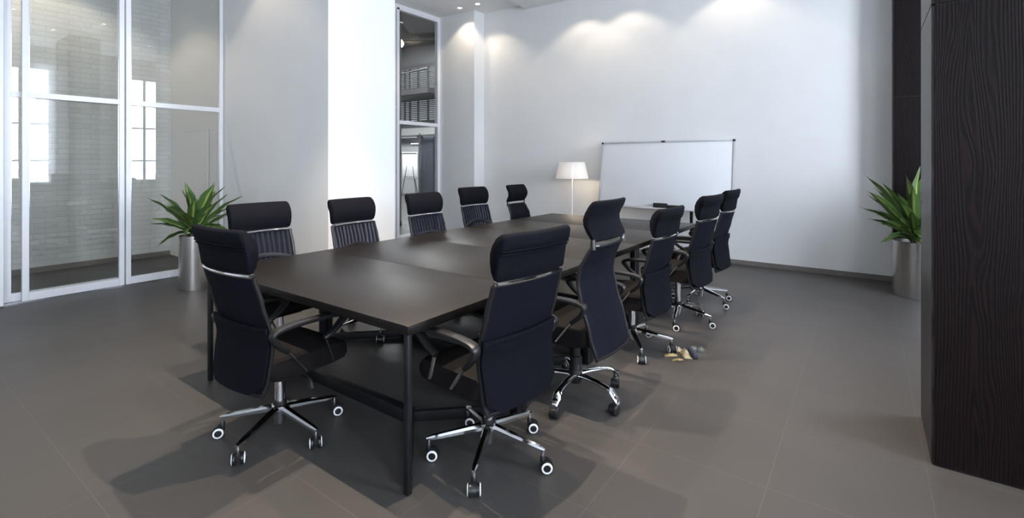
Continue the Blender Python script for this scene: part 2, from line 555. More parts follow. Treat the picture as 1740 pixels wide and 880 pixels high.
# right-hand window wall: openings between the pillars
WINS = [(-3.2, -1.9), (-0.55, 0.40), (2.25, 3.28), (4.62, 5.95)]  # first two are unseen, added to light the walls facing the camera
ZS, ZT = 0.93, 3.88
def right_wall(bm):
    ys = [-4.6] + [v for a in WINS for v in a] + [7.66]
    for k in range(0, len(ys), 2):
        box(bm, (XR, ys[k], 0), (XR + 0.28, ys[k + 1], 4.75))
    for a, b in WINS:
        box(bm, (XR, a, 0), (XR + 0.28, b, ZS)); box(bm, (XR, a, ZT), (XR + 0.28, b, 4.75))
struct('wall_right', right_wall, M['wall'], 'white window wall behind the dark pillars', 'wall')
for k, (a, b) in enumerate(WINS):
    o = struct('window_%d' % (k + 2), boxes(
        ((XR + .10, a, ZS), (XR + .16, a + .05, ZT)), ((XR + .10, b - .05, ZS), (XR + .16, b, ZT)),
        ((XR + .10, a + .05, ZS), (XR + .16, b - .05, ZS + .05)), ((XR + .10, a + .05, ZT - .05), (XR + .16, b - .05, ZT)),
        ((XR + .105, (a + b) / 2 - .03, ZS + .05), (XR + .155, (a + b) / 2 + .03, ZT - .05)),
        *[((XR + .108, a + .05, z - .02), (XR + .152, b - .05, z + .02)) for z in (1.52, 2.45, 3.15)]),
        M['frame'], 'white framed daylight window in the right wall, number %d from the near end, first two added for light' % (k + 1), 'window')
    part('glass_pane', boxes(((XR + .126, a + .05, ZS + .05), (XR + .134, b - .05, ZT - .05))), M['winglass'], o, smooth=False)
    li = bpy.data.lights.new('window portal', 'AREA')
    li.shape = 'RECTANGLE'; li.size = ZT - ZS; li.size_y = b - a
    li.cycles.is_portal = True
    lo = bpy.data.objects.new('window portal', li)
    C.objects.link(lo)
    lo.location = (XR + .30, (a + b) / 2, (ZS + ZT) / 2)
    lo.rotation_euler = (0, PI / 2, 0)

def curtain(y0, y1, label):
    def f(bm):
        n = 60
        def P(i, j):
            t = i / (n - 1)
            return Vector((XR - .09 + .03 * math.sin(t * 34) + .012 * math.sin(t * 91 + 1), y0 + (y1 - y0) * t, [0.9, 1.9, 2.9, 4.0][j]))
        grid_slab(bm, P, n, 4, 0.002, lambda i, j: Vector((1, 0, 0)))
    o = part('curtain', f, M['curtain'])
    tag(o, label, 'curtain', 'sheer curtains at the right-hand windows')
curtain(2.96, 3.32, 'sheer white curtain at the window nearer the oak pillar, seen reflected in the glass')
curtain(5.72, 6.06, 'sheer white curtain at the window nearest the far wall')

# skirting
struct('baseboard_far', boxes(((-6.22, YF - .015, 0), (XP, YF, .065)),), M['base'], 'low taupe baseboard along the far wall', 'baseboard')
struct('baseboard_hall', boxes(((-8.8, 4.09, 0), (-8.785, 7.77, .1)),), M['darkwall'], 'dark baseboard of the grey hall wall', 'baseboard')
struct('baseboard_corridor', boxes(((-9.0, -4.5, 0), (-8.985, 3.14, .07)),), M['base'], 'grey baseboard along the white brick wall', 'baseboard')

# oak pillars
def pillar(y0, y1, label):
    # veneer front and back, same oak in a painted window-lit tone on the side, thin shadow gap at the height of the panel joint
    x1 = XP + 1.1
    o = struct('pillar', boxes(((XP + .012, y0, .01), (x1, y1, 2.232)), ((XP + .012, y0, 2.240), (x1, y1, 4.36))), M['oak_x'], label, 'pillar')
    part('side_panel', boxes(((XP, y0 + .006, .01), (XP + .012, y1 - .006, 2.232)), ((XP, y0 + .006, 2.240), (XP + .012, y1 - .006, 4.36))), M['oak_y'], o, smooth=False)
    part('shadow_gap', boxes(((XP + .016, y0 + .006, 0), (x1 - .006, y1 - .006, 4.36))), M['groove'], o, smooth=False)
    part('plinth', boxes(((XP + .010, y0 + .004, 0), (x1 - .01, y1 - .004, .012))), M['steel'], o, smooth=False)
    return o
pillar(3.125, 3.69, 'massive black oak pillar in the right foreground')
pillar(7.32, 7.655, 'black oak pillar against the far wall behind the right plant')

# corridor door in the return wall
d = struct('door_3', boxes(((-8.46, 3.128, 0.0), (-7.62, 3.15, 1.93))), M['wall'], 'flush white door in the wall behind the glass partition', 'door')
part('door_gap', boxes(((-8.466, 3.140, 0), (-8.46, 3.149, 1.936)), ((-7.62, 3.140, 0), (-7.614, 3.149, 1.936)), ((-8.466, 3.140, 1.93), (-7.614, 3.149, 1.936))), M['satin'], d, smooth=False)
part('door_handle', lambda bm: tube(bm, [(-7.70, 3.13, 1.0), (-7.70, 3.09, 1.0), (-7.82, 3.09, 1.0)], .008), M['chrome'], d)

# ------------------------------------------------------------------ glazed partition on the left
def glazed_door(n, y0, y1, x, label, lw=.055, rw=.05, z0=.012):
    t = .025
    zt = 4.44
    rails = [(z0, z0 + .085), (2.155, 2.215), (4.38, zt)]
    f = [((x - t, y0, z0), (x + t, y0 + lw, zt), .004), ((x - t, y1 - rw, z0), (x + t, y1, zt), .004)]
    for a, b in rails:
        f.append(((x - t + .002, y0 + lw, a), (x + t - .002, y1 - rw, b), .003))
    o = struct('door_%d' % n, boxes(*f), M['frame'], label, 'door')
    part('glass_pane', boxes(((x - .004, y0 + lw, rails[0][1]), (x + .004, y1 - rw, rails[1][0]))), M['glass'], o, smooth=False)
    part('glass_pane', boxes(((x - .004, y0 + lw, rails[1][1]), (x + .004, y1 - rw, rails[2][0]))), M['glass'], o, smooth=False)
    g = [((x - .008, y0 + lw - .001, rails[0][1]), (x + .008, y0 + lw + .006, rails[2][0])), ((x - .008, y1 - rw - .006, rails[0][1]), (x + .008, y1 - rw + .001, rails[2][0]))]
    part('glazing_bead', boxes(*g), M['satin'], o, smooth=False)
    return o
glazed_door(1, 1.155, 2.03, XG, 'sliding glass door panel with white frame, left of the two wide ones')
glazed_door(2, 2.045, 3.135, XG, 'fixed glass panel with white frame beside the left plant', lw=.05, rw=.045)
glazed_door(4, 1.03, 2.07, XG - .07, 'glass door panel slid behind the left wide panel, only a narrow strip showing')
glazed_door(5, -0.2, 1.012, XG + .065, 'glass door panel at the left edge of the picture', rw=.06)
glazed_door(6, -1.5, -0.22, XG, 'glass panel out beyond the left edge')
struct('trim_2', boxes(((XG - .12, -4.6, 4.44), (XG + .12, 3.15, 4.46))), M['frame'], 'white head track of the glass partition', 'trim')
struct('trim_3', boxes(((XG - .10, -4.6, 0), (XG + .02, 3.15, .010))), M['satin'], 'low floor track under the glass panels', 'trim')
struct('wall_partition', boxes(((XG - .06, -4.6, 0), (XG + .06, -1.5, 4.46))), M['wall'], 'white wall beside the glass partition beyond the left edge', 'wall')

# ------------------------------------------------------------------ tall narrow window on the left, and the hall behind it
XW = -7.19
o = struct('window_1', boxes(
    ((XW - .03, 6.13, 0), (XW + .03, 6.19, 4.46), .004), ((XW - .05, 6.21, 0), (XW + .035, 6.275, 4.40), .004), ((XW - .05, 7.29, 0), (XW + .035, 7.36, 4.36), .002),
    ((XW - .05, 6.13, 4.36), (XW + .035, 7.36, 4.46), .0), ((XW - .045, 6.275, 2.20), (XW + .03, 7.29, 2.27), .004), ((XW - .045, 6.275, 0), (XW + .03, 7.29, .08), .004)),
    M['frame'], 'tall narrow white framed window looking into the hall', 'window')
part('glass_pane', boxes(((XW - .004, 6.275, .08), (XW + .004, 7.29, 2.20)), ), M['glass'], o, smooth=False)
part('glass_pane', boxes(((XW - .004, 6.275, 2.27), (XW + .004, 7.29, 4.36)), ), M['glass'], o, smooth=False)
struct('wall_window', boxes(((XW - .06, 4.08, 0), (XW + .06, 6.13, 4.46))), M['wall'], 'white wall hidden behind the thick wall block', 'wall')

struct('wall_hall_end', boxes(((-20.2, 16, 0), (-7.0, 16.3, 7.2)), ((-20.2, 7.77, 0), (-20, 16, 7.2)), ((-20, 7.57, 0), (-9.0, 7.77, 7.2)), ((-7.15, 7.9, 0), (-7.0, 16, 7.2)), ((-7.25, 4.08, 4.75), (-7.05, 7.9, 7.2)), ((-9.0, 4.0, 4.75), (-7.05, 4.08, 7.2))),
       M['darkwall'], 'dark grey walls of the tall hall beyond the narrow window', 'wall')
struct('ceiling_hall', boxes(((-20.2, 4.0, 7.0), (-7.0, 16.3, 7.2))), M['greywall'], 'grey ceiling of the hall beyond the narrow window', 'ceiling')

# hall window with dark slatted blinds, a gallery edge, column and glazed door
hw = struct('window_6', boxes(*[((x - .035, 15.86, 3.38), (x + .035, 15.93, 5.95)) for x in (-18.2, -17.75, -17.4, -16.85, -16.2, -15.6)],
            ((-18.2, 15.86, 3.30), (-15.6, 15.94, 3.42)), ((-18.2, 15.86, 5.90), (-15.6, 15.94, 6.0))), M['truss'], 'far hall window behind dark slatted blinds', 'window')
part('daylit_pane', boxes(((-18.2, 15.955, 3.36), (-15.6, 15.985, 5.95))), emit_mat('daylit frosted pane', (0.86, 0.92, 1.0), 0.42), hw, smooth=False)
bl = thing('window_blind', 'dark horizontal slatted blind high in the hall beyond the narrow window', 'blind', (-16.9, 15.80, 3.45))
def slats(bm):
    z = 0.0
    while z < 2.4:
        box(bm, (-1.25, -.035, z), (1.25, .035, z + .05)); z += .085
part('slats', slats, M['slat'], bl, smooth=False)
part('headrail', boxes(((-1.27, -.04, 2.42), (1.27, .055, 2.5))), M['slat'], bl, smooth=False)
ga = thing('gallery_beam', 'dark steel gallery edge crossing the hall in front of the blinds', 'beam', (-16.6, 14.6, 4.35))
part('slab', boxes(((-3.3, -.3, 0), (2.0, 1.35, .22))), M['truss'], ga, smooth=False)
part('handrail', lambda bm: tube(bm, [(-3.3, -.3, .75), (2.0, -.3, 1.0)], .035), M['truss'], ga)
def balus(bm):
    for k in range(9): tube(bm, [(-3.2 + k * .6, -.3, .2), (-3.2 + k * .6, -.3, .76 + k * .028)], .018)
part('baluster', balus, M['truss'], ga)
struct('trim_4', boxes(((-18.4, 15.6, 2.60), (-15.2, 15.98, 3.05))), M['greywall'], 'grey fascia above the glazed front in the hall', 'trim')
struct('column', boxes(((-16.1, 15.2, 0), (-15.2, 15.95, 2.6))), M['bluegrey'], 'blue grey column at the right of the hall seen through the window', 'column')
struct('wall_hall_panel', boxes(((-18.6, 15.94, 0), (-16.05, 15.99, 2.6))), mat('pale hall paint', (0.42, 0.43, 0.44), 0.7, vary=0.05), 'pale wall behind the easel in the hall', 'wall')
gd = struct('door_7', boxes(((-15.86, 15.00, 0), (-15.80, 15.06, 2.75)), ((-17.8, 15.00, 2.60), (-14.8, 15.06, 2.68))), M['satin'], 'frameless glass door in the hall with dark patch fitting', 'door')
part('patch_fitting', boxes(((-15.96, 14.97, 2.52), (-15.70, 15.09, 2.66))), M['groove'], gd, smooth=False)
part('glass_pane', boxes(((-15.80, 15.025, 0.01), (-14.8, 15.035, 2.6))), M['glass'], gd, smooth=False)
ft = thing('strip_light', 'long white strip light on the wall above the easel in the hall', 'lamp', (-16.7, 15.9, 2.32))
part('housing', boxes(((-.6, -.03, 0), (.6, .04, .05))), M['white'], ft, smooth=False)
part('tube', boxes(((-.58, -.06, .005), (.58, -.03, .045))), M['tube'], ft, smooth=False)

ez = thing('flip_chart', 'white flip chart on a tripod easel in the hall beyond the narrow window', 'easel', (-16.1, 14.7, 0), math.radians(20))
part('board', boxes(((-.36, -.02, .80), (.36, .0, 1.92), .004)), M['board'], ez)
part('paper_pad', boxes(((-.33, -.035, .86), (.33, -.02, 1.86), .002)), M['paper'], ez)
part('clamp', boxes(((-.34, -.045, 1.84), (.34, -.02, 1.90), .003)), M['alu'], ez)
part('tray', boxes(((-.34, -.09, .77), (.34, 0, .80), .003)), M['alu'], ez)
for p in ([(-.05, .01, 1.85), (-.36, -.10, 0)], [(.05, .01, 1.85), (.36, -.10, 0)], [(0, .02, 1.85), (0, .75, 0)]):
    part('leg', lambda bm, p=p: tube(bm, p, .016), M['truss'], ez)

tr = thing('roof_truss', 'dark steel roof truss under the hall ceiling seen through the window top', 'truss', (-11.0, 9.6, 5.0))
part('top_chord', lambda bm: tube(bm, [(-1.2, -.15, 1.75), (.2, .1, .15)], .13, seg=4), M['truss'], tr, smooth=False)
part('bottom_chord', lambda bm: tube(bm, [(-1.6, -.4, .28), (2.2, 1.2, .10)], .085, seg=4), M['truss'], tr, smooth=False)
part('pipe', lambda bm: tube(bm, [(-1.6, -.55, .10), (2.2, 1.05, -.15)], .04), M['truss'], tr)
for k in range(5):
    part('web_bar', lambda bm, k=k: tube(bm, [(-1.1 + k * .22, -.2 + k * .08, .22), (-1.0 + k * .22, -.16 + k * .08, 1.55 - k * .25)], .018), M['satin'], tr)
part('hanger', lambda bm: tube(bm, [(-.4, -.1, .6), (-.4, -.1, 2.0)], .02), M['truss'], tr)
part('hanger', lambda bm: tube(bm, [(1.4, .8, .1), (1.4, .8, 2.0)], .02), M['truss'], tr)
pl = thing('pendant_lamp', 'glowing warm bulb hanging below the truss in the hall', 'lamp', (-10.72, 9.42, 4.84))
part('bulb', lambda bm: lathe(bm, [(0, -.10), (.06, -.085), (.095, -.03), (.095, .03), (.06, .085), (.03, .12), (0, .125)]), M['bulb'], pl)
part('socket', lambda bm: lathe(bm, [(0, .11), (.045, .11), (.045, .22), (.012, .24), (.012, .34), (0, .34)]), M['truss'], pl)
def light(name, kind, energy, col, loc, parent=None, rot=(0, 0, 0), **kw):
    li = bpy.data.lights.new(name, kind); li.energy = energy; li.color = col
    for k, v in kw.items(): setattr(li, k, v)
    o = bpy.data.objects.new(name, li); C.objects.link(o)
    o.location = loc; o.rotation_euler = rot
    if parent: o.parent = parent
    return o
light('hall fill light', 'AREA', HALL, (0.95, 0.97, 1.0), (-14, 12.5, 6.9), shape='RECTANGLE', size=5, size_y=3)  # unseen area lamp added to light the hall
light('hall lower fill light', 'AREA', HALL * .09, (0.92, 0.96, 1.0), (-16.4, 13.6, 4.2), shape='RECTANGLE', size=2.5, size_y=1.2)  # second unseen lamp, added to brighten the lower hall around the easel

# ------------------------------------------------------------------ ceiling downlights
def downlight(x, y, z, energy, label, spread=80, group='recessed ceiling downlights', blend=0.35, radius=.03, lit=True):
    t = thing('downlight', label, 'lamp', (x, y, z), 0, group)
    part('trim_ring', lambda bm: lathe(bm, [(.042, -.001), (.058, -.002), (.058, -.010), (.050, -.013), (.042, -.011), (.042, -.001)], 24), M['white'], t)
    part('lens', lambda bm: lathe(bm, [(0, -.006), (.041, -.006), (.041, -.002), (0, -.002)], 24), M['led'], t)
    if energy:
        light('downlight beam', 'SPOT', energy, WARM, (0, 0, -.03), t, spot_size=math.radians(spread), spot_blend=blend, shadow_soft_size=radius)
    return t
for x, y, z, lb in ((-6.36, 7.08, 4.46, 'small ceiling downlight left of the white pilaster corner'), (-5.93, 7.10, 4.46, 'small ceiling downlight just right of the white pilaster corner')):
    downlight(x, y, z, DOWN_WALL, lb, 112)
for x, lb in ((-3.95, 'ceiling downlight washing the wall above the floor lamp'), (-3.15, 'ceiling downlight washing the wall above the left half of the whiteboard'), (-1.55, 'ceiling downlight washing the wall right of the whiteboard')):
    downlight(x, 7.14, H, DOWN_WALL, lb, 112)
for j, x in enumerate((-2.70, -1.50)):
    for k, y in enumerate((1.98, 3.30, 4.62, 5.94)):
        downlight(x, y, H, DOWN_TABLE * (1, .34, .20, .14)[k], 'ceiling downlight over the table, %s row, %s from the near end' % (('left', 'right')[j], ('first', 'second', 'third', 'fourth')[k]), (92, 72, 62, 50)[k], blend=.5, radius=.018)
for x, y, lb in ((-.06, 2.8, 'ceiling downlight above the open floor by the oak pillar'), (.05, 4.6, 'ceiling downlight above the floor before the last window'), (-5.9, 2.45, 'ceiling downlight above the floor by the glass partition')):
    downlight(x, y, H if x > -5.19 else 4.46, DOWN_ROOM if x > -5 else 30, lb, 95)
# unseen lamps added to brighten the corridor behind the glass
for y in (-1.0, 1.6):
    downlight(-8.1, y, 4.46, CORRIDOR, 'unseen ceiling downlight added to light the corridor behind the glass', 120)

# ------------------------------------------------------------------ conference tables
XL, XRt = -3.61, -1.63
def conference_table(y0, boards, label, feet):
    cx = (XL + XRt) / 2; W = (XRt - XL) / 2
    y1 = y0 + sum(boards)
    t = thing('conference_table', label, 'table', (cx, y0, 0), 0, 'black conference tables pushed together')
    yy = 0
    for b in boards:
        part('tabletop', boxes(((-W, yy + .0015, .708), (W, yy + b - .0015, .75), .003)), M['table'], t)
        yy += b
    L = yy
    # slim frame under the top
    part('apron', boxes(((-W + .03, .03, .692), (W - .03, .055, .708)), ((-W + .03, L - .055, .692), (W - .03, L - .03, .708)),
                        ((-W + .03, .055, .692), (-W + .055, L - .055, .708)), ((W - .055, .055, .692), (W - .03, L - .055, .708))), M['steel'], t, smooth=False)
    ix = W - .46
    for sx in (-1, 1):
        for sy, yb in ((1, .003), (-1, L - .003)):
            x0 = sx * (W - .003)
            def leg(bm, sx=sx, sy=sy, yb=yb, x0=x0):
                wl = .028 if (y0 < 2 and sy > 0) else .046
                xa, xb = sorted((x0, x0 - sx * wl)); ya, yc = sorted((yb, yb + sy * wl))
                box(bm, (xa, ya, .0), (xb, yc, .708), .004)
            part('leg', leg, M['steel'], t)
            def foot(bm, sx=sx, sy=sy, yb=yb, x0=x0):
                a = Vector((x0 - sx * .05, yb + sy * .05, .035)); b = Vector((sx * ix, L / 2, .035))
                tube(bm, [a, b], 1.0, seg=8, flat=(.018, .034), up=(0, 0, 1))
            part('foot_rail', foot, M['steel'], t)
    part('floor_rail', boxes(((-ix, L / 2 - .03, 0), (ix, L / 2 + .03, .072), .004)), M['steel'], t)
    return t
conference_table(1.475, [.885], 'nearest black wood conference table with a free corner leg towards the viewer', True)
conference_table(2.36, [.89], 'second black wood conference table from the near end of the row', True)
conference_table(3.25, [.89], 'middle black wood conference table of the row of five', True)
conference_table(4.14, [.895], 'fourth black wood conference table, next to the farthest one', True)
conference_table(5.035, [.935], 'farthest black wood conference table, its end towards the whiteboard', True)

# ------------------------------------------------------------------ office chairs
def interp(tab, z):
    if z <= tab[0][0]: return tab[0][1]
    for (a, va), (b, vb) in zip(tab, tab[1:]):
        if z <= b:
            t = (z - a) / (b - a); t = t * t * (3 - 2 * t) * .5 + t * .5
            return va + (vb - va) * t
    return tab[-1][1]

KIND = {
    'A': dict(prof=[(.34, -.250), (.45, -.228), (.58, -.212), (.67, -.225), (.80, -.262), (.94, -.300)],
              half=[(.34, .215), (.38, .232), (.60, .243), (.80, .243), (.94, .236)], z0=.345, z1=.935, hw=.238,
              head=[(-.296, .954), (-.280, .985), (-.272, 1.03), (-.273, 1.075), (-.288, 1.115), (-.312, 1.148), (-.334, 1.163), (-.356, 1.164), (-.366, 1.150),
                    (-.361, 1.115), (-.350, 1.085), (-.343, 1.083), (-.334, 1.05), (-.326, 1.00), (-.320, .958), (-.308, .950)],
              bar_z=.942, bar_y=-.304, band=.67),
    'B': dict(prof=[(.34, -.290), (.50, -.245), (.66, -.195), (.78, -.170), (.86, -.180), (.93, -.215), (.99, -.250)],
              half=[(.34, .225), (.45, .240), (.70, .240), (.86, .232), (.93, .218), (.99, .205)], z0=.345, z1=.985, hw=.222,
              head=[(-.243, 1.022), (-.214, 1.06), (-.195, 1.10), (-.190, 1.14), (-.203, 1.18), (-.228, 1.222), (-.247, 1.244), (-.262, 1.250), (-.272, 1.240),
                    (-.262, 1.212), (-.238, 1.172), (-.226, 1.14), (-.229, 1.10), (-.246, 1.06), (-.268, 1.022), (-.258, 1.014)],
              bar_z=1.0, bar_y=-.252, band=None),
}
KIND['N'] = dict(KIND['A'])
CH = {}
def back_point(K, u, z, bow=.028):
    return Vector((u * interp(K['half'], z), interp(K['prof'], z) + bow * u * u, z))

for kn, K in KIND.items():
    D = {}
    z0, z1 = K['z0'], K['z1']
    def mesh_panel(bm, K=K, za=None, zb=None, off=0.0, th=.006):
        nu, nv = 15, 26
        za = za if za is not None else z0; zb = zb if zb is not None else z1
        def P(i, j):
            u = -1 + 2 * i / (nu - 1); z = za + (zb - za) * j / (nv - 1)
            p = back_point(K, u, z); p.y += off
            return p
        def N(i, j):
            a = P(min(i + 1, nu - 1), j) - P(max(i - 1, 0), j); b = P(i, min(j + 1, nv - 1)) - P(i, max(j - 1, 0))
            return b.cross(a).normalized()
        grid_slab(bm, P, nu, nv, th, N)
    D['backrest_mesh'] = data('backrest_mesh', lambda bm, K=K: mesh_panel(bm, K), {'A': M['lined'], 'B': M['net'], 'N': M['mesh']}[kn])
    if K['band']:
        def cover(bm, K=K):
            nu, nv = 15, 14
            def P(i, j):
                u = -1 + 2 * i / (nu - 1); z = .36 + (.672 - .36) * j / (nv - 1)
                cut = max(0, abs(u) - .72) / .28           # lower corners cut away
                z = max(z, .36 + cut * .045)
                p = back_point(K, u * 1.02, max(z, .36)); p.y -= .022
                return p
            def N(i, j): return Vector((0, -1, .05)).normalized()
            grid_slab(bm, P, nu, nv, .010, N)
            def B(i, j):
                u = -1 + 2 * i / (nu - 1); z = .655 + .03 * j / 3
                p = back_point(K, u * 1.03, z); p.y -= .020 + .004 * math.sin(PI * j / 3)
                return p
            grid_slab(bm, B, nu, 4, .012, N)
        D['back_cover'] = data('back_cover', cover, M['fabric'])
    else:
        D['back_cover'] = None
    def frame(bm, K=K):
        for s in (-1, 1):
            pts = [back_point(K, s, z0 + (z1 - z0) * k / 16) for k in range(17)]
            tube(bm, pts, 1.0, seg=8, flat=(.009, .012), up=(1, 0, 0))
        for z in (z0 + .012, z1):
            tube(bm, [back_point(K, -1 + 2 * k / 12, z) for k in range(13)], 1.0, seg=8, flat=(.010, .008), up=(0, 0, 1))
        # lumbar arc behind the net
        tube(bm, [back_point(K, -1 + 2 * k / 12, .70 + .055 * (1 - (-1 + 2 * k / 12) ** 2)) + Vector((0, .012, 0)) for k in range(13)], 1.0, seg=8, flat=(.018, .006), up=(0, 1, 0))
        if K['band'] is None:
            for s in (-1, 1):
                tube(bm, [back_point(K, s, z1 - .01), Vector((s * K['hw'] * .97, K['bar_y'] + .03, K['bar_z'] + .03))], .008)
    D['back_frame'] = data('back_frame', frame, M['plastic'])
    def head(bm, K=K):
        hw = K['hw']
        st = []
        for u in (-1, -.985, -.955, -.91, -.8, -.6, -.4, -.2, 0, .2, .4, .6, .8, .91, .955, .985, 1):
            e = max(0, abs(u) - .91) / .09
            st.append((u * hw, 1 - .11 * e ** 3, .028 * u * u))
        sec = K['head']
        sweep(bm, list(sec), st)
        if K['band']:      # stitched flap across the back of the headrest
            tube(bm, [Vector((u / 8 * hw * .985, -.351 + .028 * (u / 8) ** 2, 1.087)) for u in range(-8, 9)], .0045, seg=6)
            tube(bm, [Vector((u / 8 * hw * .985, -.344 + .028 * (u / 8) ** 2, 1.072)) for u in range(-8, 9)], .004, seg=6)
    D['headrest'] = data('headrest', head, M['fabric'], ang=70)
    def bar(bm, K=K):
        w_ = K['hw'] * .93
        if K['band']:
            tube(bm, [Vector((u / 8 * w_, K['bar_y'] + .028 * (u / 8) ** 2 + .006, K['bar_z'])) for u in range(-8, 9)], 1.0, seg=8, flat=(.022, .008), up=(0, 0, 1))
        else:
            for s in (-1, 1):
                tube(bm, [(s * w_ * 1.02, K['bar_y'] + .02, K['bar_z'] - .03), (s * w_ * 1.02, K['bar_y'] + .022, K['bar_z'] + .03)], .011)
                tube(bm, [(s * w_ * .8, K['bar_y'] + .012, K['bar_z'] - .012), (s * w_ * 1.03, K['bar_y'] + .022, K['bar_z'] - .006)], .007)
    D['headrest_bar'] = data('headrest_bar', bar, M['chrome'])
    # seat
    sec = [(-.205, .445), (-.212, .480), (-.195, .506), (-.10, .504), (.06, .500), (.16, .503), (.232, .494), (.268, .466), (.272, .426), (.252, .400), (.18, .391), (.0, .392), (-.15, .394), (-.198, .415)]
    def seat(bm):
        st = []
        for k in range(15):
            u = -1 + 2 * k / 14; e = max(0, abs(u) - .8) / .2
            st.append((u * .245, 1 - .10 * e * e, 0))
        sweep(bm, sec, st)
    D['seat'] = data('seat', seat, M['seat'], ang=60)
    def plate(bm):
        box(bm, (-.10, -.16, .355), (.10, .14, .398), .008)
        box(bm, (-.20, -.03, .388), (.20, .03, .404), .004); box(bm, (-.20, .10, .388), (.20, .15, .404), .004)
        tube(bm, smooth_path([(0, -.10, .385), (0, -.20, .385), (0, interp(K['prof'], .5) + .055, .44), (0, interp(K['prof'], .60) + .035, .60)]), 1.0, seg=8, flat=(.032, .010), up=(1, 0, 0))
    D['seat_mechanism'] = data('seat_mechanism', plate, M['plastic'])
    D['tilt_lever'] = data('tilt_lever', lambda bm: tube(bm, smooth_path([(.08, .02, .375), (.17, .03, .365), (.215, .035, .345), (.235, .035, .30)]), [.006] * 8 + [.008, .010, .012, .013, .012][:5], seg=8), M['plastic'])
    for s, nm in ((-1, 'L'), (1, 'R')):
        x = s * .275
        def arm2(bm, x=x, s=s):
            pts = smooth_path([(x - s * .01, -.115, .545), (x, -.175, .595), (x + s * .004, -.205, .645), (x, -.180, .664), (x, -.10, .674), (x, .04, .673), (x, .15, .666), (x, .205, .646), (x - s * .004, .195, .625), (x - s * .008, .145, .580), (x - s * .012, .09, .550)], 3)
            rings = []
            for k, p in enumerate(pts):
                a = pts[max(0, k - 1)]; b = pts[min(len(pts) - 1, k + 1)]
                t = (b - a).normalized(); lat = Vector((1, 0, 0)); n = t.cross(lat).normalized()
                q = k / (len(pts) - 1); wide = .014 + .014 * math.sin(PI * q) ** .7
                ring = []
                for j in range(10):
                    g = 2 * PI * j / 10; c_, s_ = math.cos(g), math.sin(g)
                    c_ = math.copysign(abs(c_) ** .65, c_); s_ = math.copysign(abs(s_) ** .65, s_)
                    ring.append(bm.verts.new(p + lat * c_ * wide + n * s_ * .0135))
                rings.append(ring)
            for A, B in zip(rings, rings[1:]):
                for j in range(10): bm.faces.new((A[j], A[(j + 1) % 10], B[(j + 1) % 10], B[j]))
            bm.faces.new(rings[0]); bm.faces.new(list(reversed(rings[-1])))
        D['armrest' + nm] = data('armrest', arm2, M['plastic'], ang=50)
        D['rear_rod' + nm] = data('armrest_rod', lambda bm, x=x, s=s: (tube(bm, [(x - s * .01, -.118, .552), (x - s * .03, .0, .412)], 1.0, seg=8, flat=(.010, .005)), tube(bm, [(x - s * .03, .0, .414), (x - s * .10, .005, .399)], .006, seg=8)), M['satin'])
        D['front_rod' + nm] = data('armrest_rod', lambda bm, x=x, s=s: (tube(bm, [(x - s * .012, .098, .556), (x - s * .03, .16, .412)], 1.0, seg=8, flat=(.010, .005)), tube(bm, [(x - s * .03, .16, .414), (x - s * .10, .155, .399)], .006, seg=8)), M['satin'])
    CH[kn] = D

# bases
BASE = {}
BASE['A'] = dict(
    column=data('gas_lift', lambda bm: lathe(bm, [(0, .14), (.027, .14), (.027, .345), (.020, .346), (.020, .37), (0, .37)]), M['chrome']),
    collar=data('collar', lambda bm: lathe(bm, [(0, .155), (.034, .155), (.036, .172), (.034, .186), (0, .186)]), M['plastic']),
    hub=data('hub', lambda bm: lathe(bm, [(0, .062), (.026, .062), (.030, .075), (.034, .12), (.040, .135), (.040, .158), (.033, .166), (0, .166)]), M['chrome']),
    arm=None)
def arm_chrome(bm):
    n = 8; rings = []
    for k in range(n + 1):
        t = k / n; x = .025 + t * .285; z = .145 - .042 * t
        wv = .021 - .008 * t; hv = .017 - .007 * t
        if k == n: wv *= .6; hv *= .6
        ring = [bm.verts.new((x, a * wv, z + b * hv)) for a, b in ((-1, -.7), (-1, .3), (-.55, 1), (.55, 1), (1, .3), (1, -.7))]
        rings.append(ring)
    for A, B in zip(rings, rings[1:]):
        for j in range(6): bm.faces.new((A[j], A[(j + 1) % 6], B[(j + 1) % 6], B[j]))
    bm.faces.new(list(reversed(rings[0]))); bm.faces.new(rings[-1])
    lathe(bm, [(0, .062), (.0085, .062), (.0085, .108), (0, .110)], 14, c=(.298, 0, 0))
BASE['A']['arm'] = data('base_spoke', arm_chrome, M['chrome'], ang=30)
BASE['B'] = dict(
    column=data('gas_lift', lambda bm: lathe(bm, [(0, .12), (.038, .12), (.036, .25), (.030, .255), (.028, .345), (.02, .346), (.02, .37), (0, .37)]), M['plastic']),
    collar=data('collar', lambda bm: lathe(bm, [(0, .345), (.022, .345), (.024, .362), (0, .364)]), M['chrome']),
    hub=data('hub', lambda bm: lathe(bm, [(0, .085), (.036, .085), (.044, .11), (.044, .15), (.040, .17), (0, .17)]), M['plastic']),
    arm=None)
def arm_curved(bm):
    n = 12; rings = []
    for k in range(n + 1):
        t = k / n; x = .030 + t * .295
        z = .135 + .006 * math.sin(PI * t) - .022 * t * t - (.045 * max(0, t - .82) / .18)
        wv = .023 - .004 * t + (.006 if .8 < t < 1 else 0); hv = .016 - .002 * t
        ring = []
        for j in range(10):
            g = 2 * PI * j / 10
            ring.append(bm.verts.new((x, math.cos(g) * wv, z + math.sin(g) * hv)))
        rings.append(ring)
    for A, B in zip(rings, rings[1:]):
        for j in range(10): bm.faces.new((A[j], A[(j + 1) % 10], B[(j + 1) % 10], B[j]))
    bm.faces.new(list(reversed(rings[0]))); bm.faces.new(rings[-1])
    lathe(bm, [(0, .055), (.012, .055), (.018, .085), (.020, .10), (0, .105)], 14, c=(.305, 0, 0))
